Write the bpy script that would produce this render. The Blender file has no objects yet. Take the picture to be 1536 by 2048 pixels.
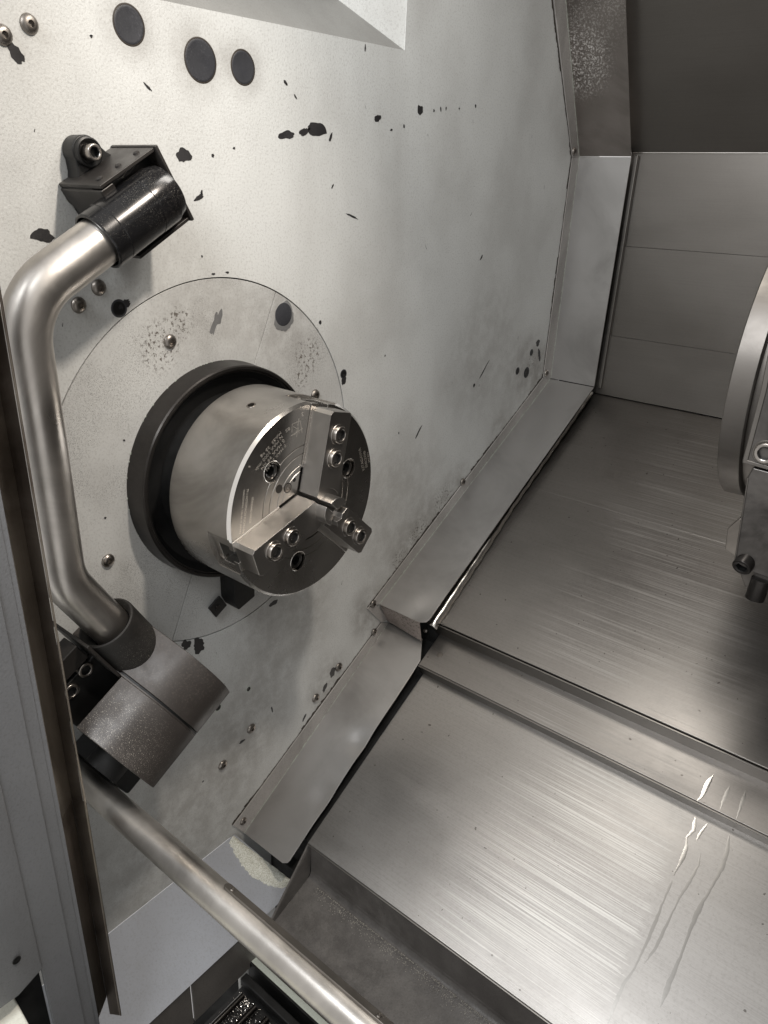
import bpy, bmesh, math, random
from math import sin, cos, pi, radians, sqrt
from mathutils import Vector, Matrix
random.seed(7)
S = 0.001                                   # everything below is written in millimetres
scene = bpy.context.scene
COL = scene.collection

# ------------------------------------------------------------------ camera
cd = bpy.data.cameras.new('camera'); cam = bpy.data.objects.new('camera', cd); COL.objects.link(cam)
cd.sensor_fit = 'VERTICAL'; cd.sensor_height = 24.0; cd.lens = 1456.68 / 2048 * 24.0
cd.clip_start = 0.01; cd.clip_end = 50
RX = Vector((.7791, .6257, .0385)); DN = Vector((.2786, -.2906, -.9154)); FW = Vector((-.5616, .7239, -.4007))
cam.matrix_world = Matrix(((RX.x, -DN.x, -FW.x, .62245), (RX.y, -DN.y, -FW.y, -.49994), (RX.z, -DN.z, -FW.z, .29489), (0, 0, 0, 1)))
scene.camera = cam

# ------------------------------------------------------------------ light
w = bpy.data.worlds.new('World'); scene.world = w; w.use_nodes = True
w.node_tree.nodes['Background'].inputs[0].default_value = (1.0, .98, .955, 1)
w.node_tree.nodes['Background'].inputs[1].default_value = 0.57
scene.view_settings.view_transform = 'Standard'; scene.view_settings.look = 'None'
scene.view_settings.exposure = 0.28; scene.view_settings.gamma = 1.0

def area(name, loc, target, sx, sy, power, color):
    l = bpy.data.lights.new(name, 'AREA'); l.shape = 'RECTANGLE'; l.size = sx * S; l.size_y = sy * S
    l.energy = power; l.color = color
    o = bpy.data.objects.new(name, l); COL.objects.link(o); o.location = Vector(loc) * S
    o.rotation_euler = (Vector(target) - Vector(loc)).to_track_quat('-Z', 'Y').to_euler(); return o
area('machine_lamp', (300, 150, 830), (330, 180, 0), 150, 300, 1.9, (1.0, .955, .89))
sp = bpy.data.lights.new('warm_work_lamp', 'SPOT'); sp.energy = 17; sp.color = (1.0, .90, .79); sp.shadow_soft_size = .03
sp.spot_size = radians(76); sp.spot_blend = 1.0
so = bpy.data.objects.new('warm_work_lamp', sp); COL.objects.link(so); so.location = Vector((540, -30, 800)) * S
so.rotation_euler = (Vector((0, -175, -40)) - Vector((540, -30, 800))).to_track_quat('-Z', 'Y').to_euler()
area('doorway_light', (300, -790, 790), (0, 140, 180), 420, 360, 7.6, (.96, .98, 1.0))

# ------------------------------------------------------------------ materials
def nd(nt, t, **kw):
    n = nt.nodes.new(t)
    for k, v in kw.items(): setattr(n, k, v)
    return n
class Mt:
    def __init__(s, name):
        s.m = bpy.data.materials.new(name); s.m.use_nodes = True; s.nt = s.m.node_tree
        s.b = s.nt.nodes['Principled BSDF']; s.tc = nd(s.nt, 'ShaderNodeTexCoord'); s.h = None
    def lk(s, a, b): s.nt.links.new(a, b)
    def co(s, scale=(1, 1, 1), rot=(0, 0, 0)):
        mp = nd(s.nt, 'ShaderNodeMapping'); mp.inputs['Scale'].default_value = scale; mp.inputs['Rotation'].default_value = rot
        g = nd(s.nt, 'ShaderNodeNewGeometry')                       # world position: the place is fixed, nothing moves
        s.lk(g.outputs['Position'], mp.inputs['Vector']); return mp.outputs[0]
    def noise(s, scale, det=4, rough=.55, sc=(1, 1, 1), rot=(0, 0, 0), dist=0):
        n = nd(s.nt, 'ShaderNodeTexNoise'); n.inputs['Scale'].default_value = scale; n.inputs['Detail'].default_value = det
        n.inputs['Roughness'].default_value = rough; n.inputs['Distortion'].default_value = dist
        s.lk(s.co(sc, rot), n.inputs['Vector']); return n.outputs['Fac']
    def ramp(s, f, a, b, lo=0., hi=1.):
        r = nd(s.nt, 'ShaderNodeMapRange'); r.interpolation_type = 'SMOOTHSTEP'
        r.inputs[1].default_value = a; r.inputs[2].default_value = b; r.inputs[3].default_value = lo; r.inputs[4].default_value = hi
        s.lk(f, r.inputs[0]); return r.outputs[0]
    def math(s, op, a, b):
        n = nd(s.nt, 'ShaderNodeMath', operation=op)
        for i, v in enumerate((a, b)):
            if isinstance(v, (int, float)): n.inputs[i].default_value = v
            else: s.lk(v, n.inputs[i])
        return n.outputs[0]
    def mix(s, f, a, b):
        n = nd(s.nt, 'ShaderNodeMix', data_type='RGBA')
        for k, v in ((0, f), (6, a), (7, b)):
            if isinstance(v, (int, float)): n.inputs[k].default_value = v
            elif isinstance(v, tuple): n.inputs[k].default_value = (*v, 1)
            else: s.lk(v, n.inputs[k])
        return n.outputs[2]
    def xyz(s):
        g = nd(s.nt, 'ShaderNodeNewGeometry'); x = nd(s.nt, 'ShaderNodeSeparateXYZ'); s.lk(g.outputs['Position'], x.inputs[0]); return x.outputs
    def col(s, c):
        if isinstance(c, tuple): s.b.inputs['Base Color'].default_value = (*c, 1)
        else: s.lk(c, s.b.inputs['Base Color'])
    def rough(s, r):
        if isinstance(r, (int, float)): s.b.inputs['Roughness'].default_value = r
        else: s.lk(r, s.b.inputs['Roughness'])
    def metal(s, v):
        if isinstance(v, (int, float)): s.b.inputs['Metallic'].default_value = v
        else: s.lk(v, s.b.inputs['Metallic'])
    def bump(s, f, dist, strength=1.):
        n = nd(s.nt, 'ShaderNodeBump'); n.inputs['Distance'].default_value = dist * S; n.inputs['Strength'].default_value = strength
        s.lk(f, n.inputs['Height'])
        if s.h is not None: s.lk(s.h, n.inputs['Normal'])
        s.h = n.outputs[0]; s.lk(s.h, s.b.inputs['Normal']); return s

def blob(m, c, r, soft):                                            # 1 inside a ball of radius r round c (mm)
    g = nd(m.nt, 'ShaderNodeNewGeometry'); d = nd(m.nt, 'ShaderNodeVectorMath', operation='DISTANCE')
    m.lk(g.outputs['Position'], d.inputs[0]); d.inputs[1].default_value = tuple(v * S for v in c)
    return m.ramp(d.outputs['Value'], (r - soft) * S, (r + soft) * S, 1, 0)

def wall_paint(name, base, dirt, worn=0., streak=.2, spots=(), grime=()):
    m = Mt(name)
    big = m.ramp(m.noise(5.5, 5, .6), .42, .72)
    run = m.ramp(m.noise(5, 4, .6, sc=(1, 1.2, .45), dist=.5), .42, .80)
    c = m.mix(m.math('MULTIPLY', big, .26), base, dirt)
    c = m.mix(m.math('MULTIPLY', run, streak), c, dirt)
    fine = m.ramp(m.noise(420, 3, .6), .50, .66)
    c = m.mix(m.math('MULTIPLY', fine, .24), c, dirt)
    if worn:
        z = m.ramp(m.noise(14, 3), .40, .62)
        sp = m.ramp(m.noise(1100, 3, .75), .55, .62)
        c = m.mix(m.math('MULTIPLY', m.math('MULTIPLY', z, sp), worn), c, (.10, .095, .09))
    for cc, r, k in grime:
        g_ = m.math('MULTIPLY', blob(m, cc, r, r * .6), m.ramp(m.noise(38, 5, .7), .30, .66, .25, 1.))
        c = m.mix(m.math('MULTIPLY', g_, k), c, dirt)
    for cc, r in spots:
        nz = m.ramp(m.noise(240, 5, .75), .545, .575)
        c = m.mix(m.math('MULTIPLY', nz, blob(m, cc, r, r * .45)), c, (.13, .115, .10))
    sm = m.ramp(m.noise(90, 6, .7), .66, .80)
    c = m.mix(m.math('MULTIPLY', sm, .35), c, dirt)
    m.col(c); m.rough(m.ramp(m.noise(30, 3), .3, .7, .34, .52))
    m.b.inputs['Specular IOR Level'].default_value = .45
    m.bump(m.noise(480, 2, .45), .45, .5); m.bump(m.noise(900, 2, .5), .12, .5)
    return m.m

def steel(name, base, rough, brush=None, bump=.03, smudge=.5, metal=1., dirt=(.10, .09, .08), dirta=.35, aniso=0., speck=0., spots=()):
    m = Mt(name)
    big = m.ramp(m.noise(7, 5, .65, dist=.6), .40, .72)
    c = m.mix(m.math('MULTIPLY', big, dirta), base, dirt)
    r = m.ramp(m.noise(11, 5, .6), .3, .72, rough * (1 - smudge * .45), rough * (1 + smudge * .5))
    if brush:
        ln = m.noise(1.0, 4, .7, sc=brush)
        r = m.math('ADD', r, m.ramp(ln, .3, .7, -.05, .06))
        c = m.mix(m.ramp(ln, .35, .75, 0, .28), c, dirt)
        m.bump(ln, bump)
    else:
        m.bump(m.noise(700, 3, .6), bump)
    if speck:
        sp = m.ramp(m.noise(1500, 2, .7), .70, .74)
        c = m.mix(m.math('MULTIPLY', sp, speck), c, (.75, .72, .66))
    for cc, rad in spots:
        nz = m.math('MULTIPLY', m.ramp(m.noise(330, 5, .8), .50, .60), blob(m, cc, rad, rad * .5))
        c = m.mix(m.math('MULTIPLY', nz, .8), c, (.62, .60, .57)); mt = m.ramp(nz, 0, 1, metal, .25); m.metal(mt)
    m.col(c); m.rough(r)
    if not spots: m.metal(metal)
    m.b.inputs['Anisotropic'].default_value = aniso
    return m.m

def dark(name, base, rough, dust=0., dustcol=(.35, .32, .28), metal=0., spk=0., bumpd=.05, zone=None):
    m = Mt(name); c = m.mix(m.ramp(m.noise(16, 4, .6), .35, .75, 0, .5), base, tuple(v * 1.9 + .008 for v in base))
    if dust:
        f = m.ramp(m.noise(520, 5, .8), .50, .68); z = m.ramp(m.noise(13, 3), .36, .66)
        c = m.mix(m.math('MULTIPLY', m.math('MULTIPLY', f, z), dust), c, dustcol)
    if spk:
        f = m.ramp(m.noise(1150, 3, .8), .60, .66); z = m.ramp(m.noise(22, 3), .42, .62)
        zz = blob(m, zone[0], zone[1], zone[1] * .5) if zone else z
        c = m.mix(m.math('MULTIPLY', f, m.math('MULTIPLY', zz, spk)), c, (.80, .74, .64))
    m.col(c); m.rough(m.ramp(m.noise(40, 3), .3, .7, rough * .85, min(1, rough * 1.2))); m.metal(metal)
    m.bump(m.noise(650, 3, .6), bumpd); return m.m

M = {}
M['wall'] = wall_paint('off_white_textured_paint', (.69, .70, .685), (.27, .255, .235), worn=.25,
    grime=(((0, -74, 416), 24, .5), ((0, -1, 400), 28, .5), ((0, 50, 401), 24, .5), ((0, 90, -250), 90, .55), ((0, 20, -380), 80, .55), ((0, 275, -310), 45, .7), ((0, 180, -395), 45, .6), ((0, 715, 10), 60, .6), ((0, 770, 0), 40, .7), ((0, -110, -500), 130, .55), ((0, 330, -150), 110, .4), ((0, 430, -210), 50, .6), ((0, 370, -245), 50, .6), ((0, 500, -165), 40, .6), ((0, 640, -90), 40, .5), ((0, 560, 60), 110, .35), ((0, -118, 205), 50, .35), ((0, -60, 230), 60, .3)),
                       spots=(((0, -85, 155), 26), ((0, 137, 128), 22), ((0, 730, 20), 14), ((0, 465, -180), 26), ((0, 400, -220), 26), ((0, 350, -250), 20), ((0, -190, -170), 24)))
M['recess'] = wall_paint('darkened_recess_paint', (.27, .27, .26), (.16, .15, .14), streak=.4)  # shade put into the colour: paint darkened against too much lamp light
M['smudge'] = dark('grey_smudge', (.15, .15, .15), .5, dust=.6, dustcol=(.3, .3, .29))
M['plate'] = wall_paint('worn_cover_plate_paint', (.62, .625, .61), (.25, .235, .22), worn=.85, streak=.25, grime=(((0, 100, 155), 60, .5), ((0, -20, 175), 60, .4), ((0, 120, -130), 80, .4)),
                        spots=(((0, -70, 148), 24), ((0, -45, 168), 16), ((0, 140, 110), 22), ((0, 128, 85), 12)))
M['ledge'] = wall_paint('blue_grey_ledge_paint', (.42, .44, .48), (.25, .24, .24), streak=.25)
M['dark_back'] = dark('black_gap', (.006, .006, .006), .8)
M['chip'] = dark('bare_dark_primer', (.022, .021, .022), .45, dust=.15)
M['plug'] = dark('charcoal_plug', (.030, .031, .036), .5, dust=.55, dustcol=(.16, .16, .17))
M['guard'] = steel('guard_sheet_steel', (.43, .42, .41), .34, brush=None, bump=.02, dirta=.28, smudge=.35, metal=.72, speck=.12)
M['guard_up'] = steel('stained_guard_steel', (.33, .30, .28), .46, bump=.02, dirta=.5, spots=(((30, 700, 590), 75), ((15, 745, 500), 50)))
M['flange'] = wall_paint('grimy_flange_paint', (.46, .44, .42), (.12, .11, .10), worn=.9, streak=.6)
M['peel'] = wall_paint('peeling_end_cap_paint', (.42, .36, .33), (.05, .04, .035), worn=.9, streak=1., spots=(((40, 310, -330), 60),))
M['cover'] = None
M['chuck'] = steel('ground_chuck_steel', (.50, .48, .455), .34, bump=.014, dirta=.5, smudge=.6, speck=.10)
M['face'] = steel('dark_chuck_face', (.42, .405, .385), .29, bump=.012, dirta=.4, smudge=.6, speck=.25)
M['jaw'] = steel('soft_jaw_steel', (.50, .48, .455), .33, bump=.014, dirta=.35, speck=.25)
M['jawtop'] = steel('soft_jaw_top', (.44, .42, .40), .31, bump=.01, dirta=.3, speck=.3)
M['screw'] = steel('screw_steel', (.30, .275, .25), .36, bump=.02, dirta=.6)
M['bolt'] = steel('bolt_steel', (.42, .39, .36), .30, bump=.01, dirta=.4)
M['bright'] = steel('bright_edge', (.85, .82, .78), .22, bump=.004, dirta=.1)
M['ring'] = dark('blackened_ring', (.034, .031, .029), .36, dust=.08, metal=.75, dustcol=(.2, .18, .16), bumpd=.02)
M['black'] = dark('matt_black', (.004, .004, .004), .5, bumpd=.02)
M['socket'] = dark('socket_black', (.006, .006, .006), .35)
M['tube'] = steel('satin_tube', (.68, .645, .605), .33, bump=.03, dirta=.42, smudge=.6, speck=.25)
M['rail'] = steel('satin_rail', (.62, .59, .55), .38, bump=.035, dirta=.5, smudge=.6, speck=.25)
M['bracket'] = dark('brown_black_bracket', (.017, .015, .0135), .42, dust=.15, dustcol=(.16, .14, .13))
M['sleeve'] = dark('glossy_black_sleeve', (.004, .004, .0045), .20, dust=.5, spk=.2, dustcol=(.09, .08, .075), bumpd=.012)
M['boot'] = dark('dusty_rubber_boot', (.008, .007, .006), .6, dust=.18, spk=.3, dustcol=(.18, .15, .12))
M['hub'] = dark('dusty_brown_housing', (.034, .029, .026), .42, dust=.35, spk=.6, dustcol=(.16, .135, .115), bumpd=.05, metal=.2, zone=((95, -250, -190), 62))
M['seal'] = steel('stained_channel_steel', (.26, .235, .205), .38, brush=(60, 60, 5), bump=.02, dirta=.75, dirt=(.06, .045, .03))
M['seal2'] = steel('rusty_channel_steel', (.185, .16, .138), .42, brush=(90, 90, 6), bump=.02, dirta=.85, dirt=(.05, .035, .028))
M['rust'] = steel('worn_channel_edge', (.50, .45, .385), .4, brush=(240, 240, 40), bump=.06, dirta=.9, dirt=(.09, .05, .035))
M['door'] = wall_paint('grey_door_frame_paint', (.185, .19, .20), (.10, .10, .10), streak=.4)
M['cream'] = wall_paint('cream_sill_paint', (.78, .78, .70), (.5, .5, .42), streak=.1)
M['tray'] = wall_paint('stained_chip_tray', (.150, .140, .130), (.030, .026, .024), streak=1., worn=.8, grime=(((200, 20, -615), 120, .6), ((420, 0, -625), 90, .5)))
M['foam'] = None
M['pale'] = wall_paint('pale_green_plate', (.52, .56, .50), (.3, .31, .26), streak=.2)
M['slat'] = steel('wet_black_steel', (.10, .095, .09), .2, bump=.03, dirta=.5, speck=.6)
M['tool'] = steel('blackened_tool_block', (.15, .14, .132), .36, bump=.06, dirta=.85, dirt=(.02, .018, .017), speck=.25, metal=.8)
M['turret'] = steel('worn_turret_steel', (.215, .20, .185), .54, bump=.05, dirta=.7)
M['engrave'] = steel('engraved_mark', (.80, .76, .70), .5, dirta=.1)
M['tubehl'] = M['rail']

def cover_mat(name, base, scratch):
    m = Mt(name); x = m.xyz()
    fine = m.noise(1.0, 5, .75, sc=(7, 900, 900)); mid = m.noise(1.0, 3, .6, sc=(3, 190, 190))
    big = m.ramp(m.noise(4, 4, .5, sc=(.5, 1, 1), dist=.4), .38, .74)
    c = m.mix(m.math('MULTIPLY', big, .22), base, (.16, .145, .13))
    c = m.mix(m.ramp(fine, .35, .8, 0, .25), c, (.12, .11, .10))
    r = m.ramp(m.noise(7, 4, .6, sc=(.6, 1, 1)), .3, .72, .33, .44)
    gr = m.ramp(m.noise(260, 4, .8), .45, .72); c = m.mix(m.math('MULTIPLY', gr, .22), c, (.15, .14, .13))
    dt = m.ramp(m.noise(150, 1, .4), .772, .79); c = m.mix(m.math('MULTIPLY', dt, .7 if name != 'dull_back_panel' else 0.), c, (.06, .05, .045))
    if scratch:
        jit = m.math('MULTIPLY', m.math('SUBTRACT', m.noise(1.0, 3, .8, sc=(.01, 260, 260)), .5), .07)
        xx = m.math('ADD', x[0], jit)
        zone = m.math('MULTIPLY', m.ramp(xx, .24, .42) if scratch > .5 else m.ramp(xx, .2, .3), m.ramp(xx, .508, .516, 1, 0) if scratch > .5 else m.ramp(xx, .42, .6, 1, 0))
        lines = m.ramp(m.noise(1.0, 3, .7, sc=(1.8, 640, 640)), .51, .60)
        thin = m.ramp(m.noise(1.0, 2, .6, sc=(3, 1400, 1400)), .54, .64)
        both = m.math('MAXIMUM', lines, m.math('MULTIPLY', thin, .7))
        patch = m.ramp(m.noise(11, 3, .6, sc=(.6, 1, 1)), .30, .60, .25, 1.)
        f = m.math('MULTIPLY', m.math('MULTIPLY', zone, both), patch)
        c = m.mix(m.math('MULTIPLY', f,   .48 * scratch), c, (.84, .83, .79))
        r = m.math('ADD', r, m.math('MULTIPLY', f, .12))
        m.bump(f, .022, .8)
    m.bump(fine, .012); m.bump(mid, .014); m.bump(m.noise(4, 2, .4), 1.0, .25)
    m.col(c); m.rough(r); m.metal(1.0); m.b.inputs['Anisotropic'].default_value = .0
    return m.m
M['cover'] = cover_mat('brushed_way_cover', (.285, .27, .255), .35)
M['cover_low'] = cover_mat('scratched_way_cover', (.37, .356, .34), 1.)
M['cover_back'] = cover_mat('dull_back_panel', (.20, .188, .174), 0)
m = Mt('coolant_foam'); m.col(m.mix(m.ramp(m.noise(700, 3, .7), .4, .6), (.92, .93, .86), (.6, .6, .5))); m.rough(.6); m.bump(m.noise(600, 3, .7), 1.2); M['foam'] = m.m
m = Mt('coolant_film'); m.col((.275, .265, .25)); m.rough(.30); m.metal(1.0)
m.bump(m.noise(160, 2), .05); M['wet'] = m.m
M['wet_bead'] = steel('wet_bead', (.36, .345, .325), .20, bump=.01, dirta=.2)
M['grime'] = dark('dark_grime', (.035, .028, .022), .6)
M['scum'] = wall_paint('dried_scum', (.34, .32, .28), (.16, .15, .13))

# ------------------------------------------------------------------ object helpers
ORG = {}
def tag(o, label=None, cat=None, group=None, kind=None):
    if label: o['label'] = label
    if cat: o['category'] = cat
    if group: o['group'] = group
    if kind: o['kind'] = kind
    return o
def thing(name, label, cat, loc=(0, 0, 0), group=None):
    o = bpy.data.objects.new(name, None); COL.objects.link(o); o.location = Vector(loc) * S; o.empty_display_size = .02
    ORG[o] = Vector(loc); return tag(o, label, cat, group)

class B:
    def __init__(s): s.bm = bmesh.new()
    def box(s, c, size, ax=None):
        c = Vector(c); ax = ax or (Vector((1, 0, 0)), Vector((0, 1, 0)), Vector((0, 0, 1)))
        v = []
        for i in (-1, 1):
            for j in (-1, 1):
                for k in (-1, 1): v.append(s.bm.verts.new(c + ax[0] * (i * size[0] / 2) + ax[1] * (j * size[1] / 2) + ax[2] * (k * size[2] / 2)))
        for f in ((0, 1, 3, 2), (4, 6, 7, 5), (0, 4, 5, 1), (2, 3, 7, 6), (0, 2, 6, 4), (1, 5, 7, 3)): s.bm.faces.new([v[i] for i in f])
        return s
    def prism(s, pts, vec, org=(0, 0, 0), u=(0, 1, 0), v=(0, 0, 1)):   # polygon pts (u,v) extruded along vec
        u, v, org, vec = Vector(u), Vector(v), Vector(org), Vector(vec)
        a = [s.bm.verts.new(org + u * p[0] + v * p[1]) for p in pts]; b = [s.bm.verts.new(q.co + vec) for q in a]
        n = len(a); s.bm.faces.new(a[::-1]); s.bm.faces.new(b)
        for i in range(n): s.bm.faces.new((a[i], a[(i + 1) % n], b[(i + 1) % n], b[i]))
        return s
    def sheet(s, pts3, thick):                                       # closed flat plate from a 3-D polygon, thickened along thick
        t = Vector(thick); a = [s.bm.verts.new(Vector(p)) for p in pts3]; b = [s.bm.verts.new(q.co + t) for q in a]; n = len(a)
        s.bm.faces.new(a[::-1]); s.bm.faces.new(b)
        for i in range(n): s.bm.faces.new((a[i], a[(i + 1) % n], b[(i + 1) % n], b[i]))
        return s
    def lathe(s, prof, c=(0, 0, 0), d=(1, 0, 0), seg=48, cap=True):   # prof: (distance along d, radius)
        d = Vector(d).normalized(); c = Vector(c); up = Vector((0, 0, 1)) if abs(d.z) < .9 else Vector((0, 1, 0))
        e1 = d.cross(up).normalized(); e2 = d.cross(e1).normalized(); rings = []
        for t, r in prof:
            rings.append([s.bm.verts.new(c + d * t + (e1 * cos(2 * pi * i / seg) + e2 * sin(2 * pi * i / seg)) * r) for i in range(seg)] if r > 1e-6 else [s.bm.verts.new(c + d * t)])
        for a, b in zip(rings, rings[1:]):
            for i in range(seg):
                j = (i + 1) % seg
                q = [a[i % len(a)], a[j % len(a)], b[j % len(b)], b[i % len(b)]]; q2 = []
                for x in q:
                    if x not in q2: q2.append(x)
                if len(q2) > 2: s.bm.faces.new(q2)
        if cap:
            if len(rings[0]) > 1: s.bm.faces.new(rings[0][::-1])
            if len(rings[-1]) > 1: s.bm.faces.new(rings[-1])
        return s
    def cyl(s, p0, p1, r, seg=32):
        p0, p1 = Vector(p0), Vector(p1); return s.lathe([(0, r), ((p1 - p0).length, r)], p0, p1 - p0, seg)
    def tube(s, path, r, seg=40, cap=True):
        P = [Vector(p) for p in path]; rings = []; e1 = None
        for i, p in enumerate(P):
            d = (P[min(i + 1, len(P) - 1)] - P[max(i - 1, 0)]).normalized()
            if e1 is None: e1 = d.cross(Vector((1, .01, 0))).normalized()
            e1 = (e1 - d * e1.dot(d)).normalized(); e2 = d.cross(e1); rr = r[i] if isinstance(r, list) else r
            rings.append([s.bm.verts.new(p + (e1 * cos(2 * pi * k / seg) + e2 * sin(2 * pi * k / seg)) * rr) for k in range(seg)])
        for a, b in zip(rings, rings[1:]):
            for k in range(seg): s.bm.faces.new((a[k], a[(k + 1) % seg], b[(k + 1) % seg], b[k]))
        if cap: s.bm.faces.new(rings[0][::-1]); s.bm.faces.new(rings[-1])
        return s
    def mesh(s, org=Vector(), angle=35, flat=False):
        bmesh.ops.recalc_face_normals(s.bm, faces=s.bm.faces)
        me = bpy.data.meshes.new('mesh')
        for v in s.bm.verts: v.co = (v.co - org) * S
        s.bm.to_mesh(me); s.bm.free()
        if not flat:
            me.polygons.foreach_set('use_smooth', [True] * len(me.polygons)); me.set_sharp_from_angle(angle=radians(angle))
        return me

def put(name, b, mat, parent=None, bevel=0., angle=35, seg=2, cut=(), loc=None):
    org = ORG[parent] if parent is not None else Vector(loc or (0, 0, 0))
    me = b.mesh(org, angle) if isinstance(b, B) else b
    o = bpy.data.objects.new(name, me); COL.objects.link(o); me.name = name
    ORG[o] = org
    if parent is not None: o.parent = parent
    else: o.location = org * S
    me.materials.append(M[mat] if isinstance(mat, str) else mat)
    if cut:
        tmp = []
        for c in cut:
            cm = bpy.data.objects.new('cut', c.mesh(Vector(), flat=True)); COL.objects.link(cm); tmp.append(cm)
            md = o.modifiers.new('b', 'BOOLEAN'); md.operation = 'DIFFERENCE'; md.object = cm; md.solver = 'EXACT'
        if parent is not None:
            for cm in tmp: cm.location = (0, 0, 0)
        bpy.context.view_layer.update(); dg = bpy.context.evaluated_depsgraph_get()
        nm = bpy.data.meshes.new_from_object(o.evaluated_get(dg)); o.modifiers.clear(); o.data = nm; nm.name = name
        for cm in tmp: bpy.data.objects.remove(cm)
        nm.polygons.foreach_set('use_smooth', [True] * len(nm.polygons)); nm.set_sharp_from_angle(angle=radians(angle))
    if bevel:
        md = o.modifiers.new('bevel', 'BEVEL'); md.width = bevel * S; md.segments = seg; md.limit_method = 'ANGLE'; md.angle_limit = radians(angle)
        md.harden_normals = True
    return o

EX, EY, EZ = Vector((1, 0, 0)), Vector((0, 1, 0)), Vector((0, 0, 1))
SD = Vector((0, .866, .5)); TD = Vector((0, .5, -.866))              # along the slant bed, and out of it downwards

def hexa(b, c, d, r, depth, up=EZ):                                   # hexagonal plug used as the dark bottom of a socket
    return b.lathe([(0, r), (depth, r)], c, d, 6)

def button_screw(parent, c, d=(1, 0, 0), r=7.2, mat='screw', name='screw', rot=0):
    c = Vector(c); d = Vector(d).normalized()
    prof = [(-.5, r * .96), (.4, r), (r * .22, r * .93), (r * .42, r * .74), (r * .52, r * .52), (r * .54, r * .34), (r * .15, r * .32), (r * .15, 0)]
    return put(name, B().lathe(prof, c, d, 24), mat, parent, angle=50)
def cap_screw(parent, c, d, r, h, mat='bolt', name='cap_screw', seg=40):
    c = Vector(c); d = Vector(d).normalized(); up = EZ if abs(d.z) < .9 else EY
    e1 = d.cross(up).normalized(); e2 = d.cross(e1).normalized()
    b = B(); bm = b.bm; rings = []
    for t, rr in ((0, r), (h - .9, r), (h - .25, r - .35), (h, r - .95), (h, r * .70), (h - .5, r * .64)):
        rings.append([bm.verts.new(c + d * t + (e1 * cos(2 * pi * i / 36) + e2 * sin(2 * pi * i / 36)) * rr) for i in range(36)])
    def hr(i):
        a = 2 * pi * i / 36; k = (a % (pi / 3)) - pi / 6; return r * .54 / cos(k) if True else 0
    for t in (h - .9, h - r * .75):
        rings.append([bm.verts.new(c + d * t + (e1 * cos(2 * pi * i / 36) + e2 * sin(2 * pi * i / 36)) * hr(i)) for i in range(36)])
    for a, q in zip(rings, rings[1:]):
        for i in range(36): bm.faces.new((a[i], a[(i + 1) % 36], q[(i + 1) % 36], q[i]))
    bm.faces.new(rings[0][::-1]); bm.faces.new(rings[-1])
    o = put(name, b, mat, parent, angle=40)
    o.data.materials.append(M['socket']); org = ORG[parent]
    for p in o.data.polygons:
        q = Vector(p.center) / S + org - c
        if (q - d * q.dot(d)).length < r * .63: p.material_index = 1  # socket walls coloured black to paint the shade inside the recess
    return o

# ================================================================== THE SETTING
# spindle wall in the plane X = 0, its outline in (Y, Z), with a round hole for the cover plate
def holed_wall():
    b = B(); bm = b.bm
    out = [(-430, -551), (-20, -551), (-20, -900), (900, -900), (900, 720), (309, 720), (305, 452), (-430, 424.5)]
    n = 144
    def ring(x):
        o = [bm.verts.new((x, p[0], p[1])) for p in out]
        h = [bm.verts.new((x, 209.3 * cos(2 * pi * i / n), 209.3 * sin(2 * pi * i / n))) for i in range(n)]
        return o, h
    o, h = ring(0); o2, h2 = ring(-5)
    for oo, hh in ((o, h), (o2, h2)):
        e = [bm.edges.new((oo[i], oo[(i + 1) % len(oo)])) for i in range(len(oo))] + [bm.edges.new((hh[i], hh[(i + 1) % n])) for i in range(n)]
        bmesh.ops.triangle_fill(bm, use_beauty=True, use_dissolve=False, edges=e)
    for r1, r2 in ((o, o2), (h, h2)):
        k = len(r1)
        for i in range(k): bm.faces.new((r1[i], r1[(i + 1) % k], r2[(i + 1) % k], r2[i]))
    return b
wall = put('wall', holed_wall(), 'wall'); tag(wall, kind='structure')
wall['label'] = 'off-white textured headstock wall with chips and screws'
put('wall_backing', B().box((-9, 0, 0), (4, 470, 470)), 'dark_back', wall)
# sloping sides of the recess at the top of the wall
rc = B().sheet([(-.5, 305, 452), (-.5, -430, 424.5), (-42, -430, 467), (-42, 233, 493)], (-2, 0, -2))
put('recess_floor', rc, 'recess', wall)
rc = B().sheet([(-.5, 305, 452), (-42, 233, 493), (-42, 238, 720), (-.5, 309, 720)], (-2, 2, 0))
put('recess_side', rc, 'wall', wall)
put('recess_back', B().box((-44, -100, 610), (3, 760, 240)), 'dark_back', wall)

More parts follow.
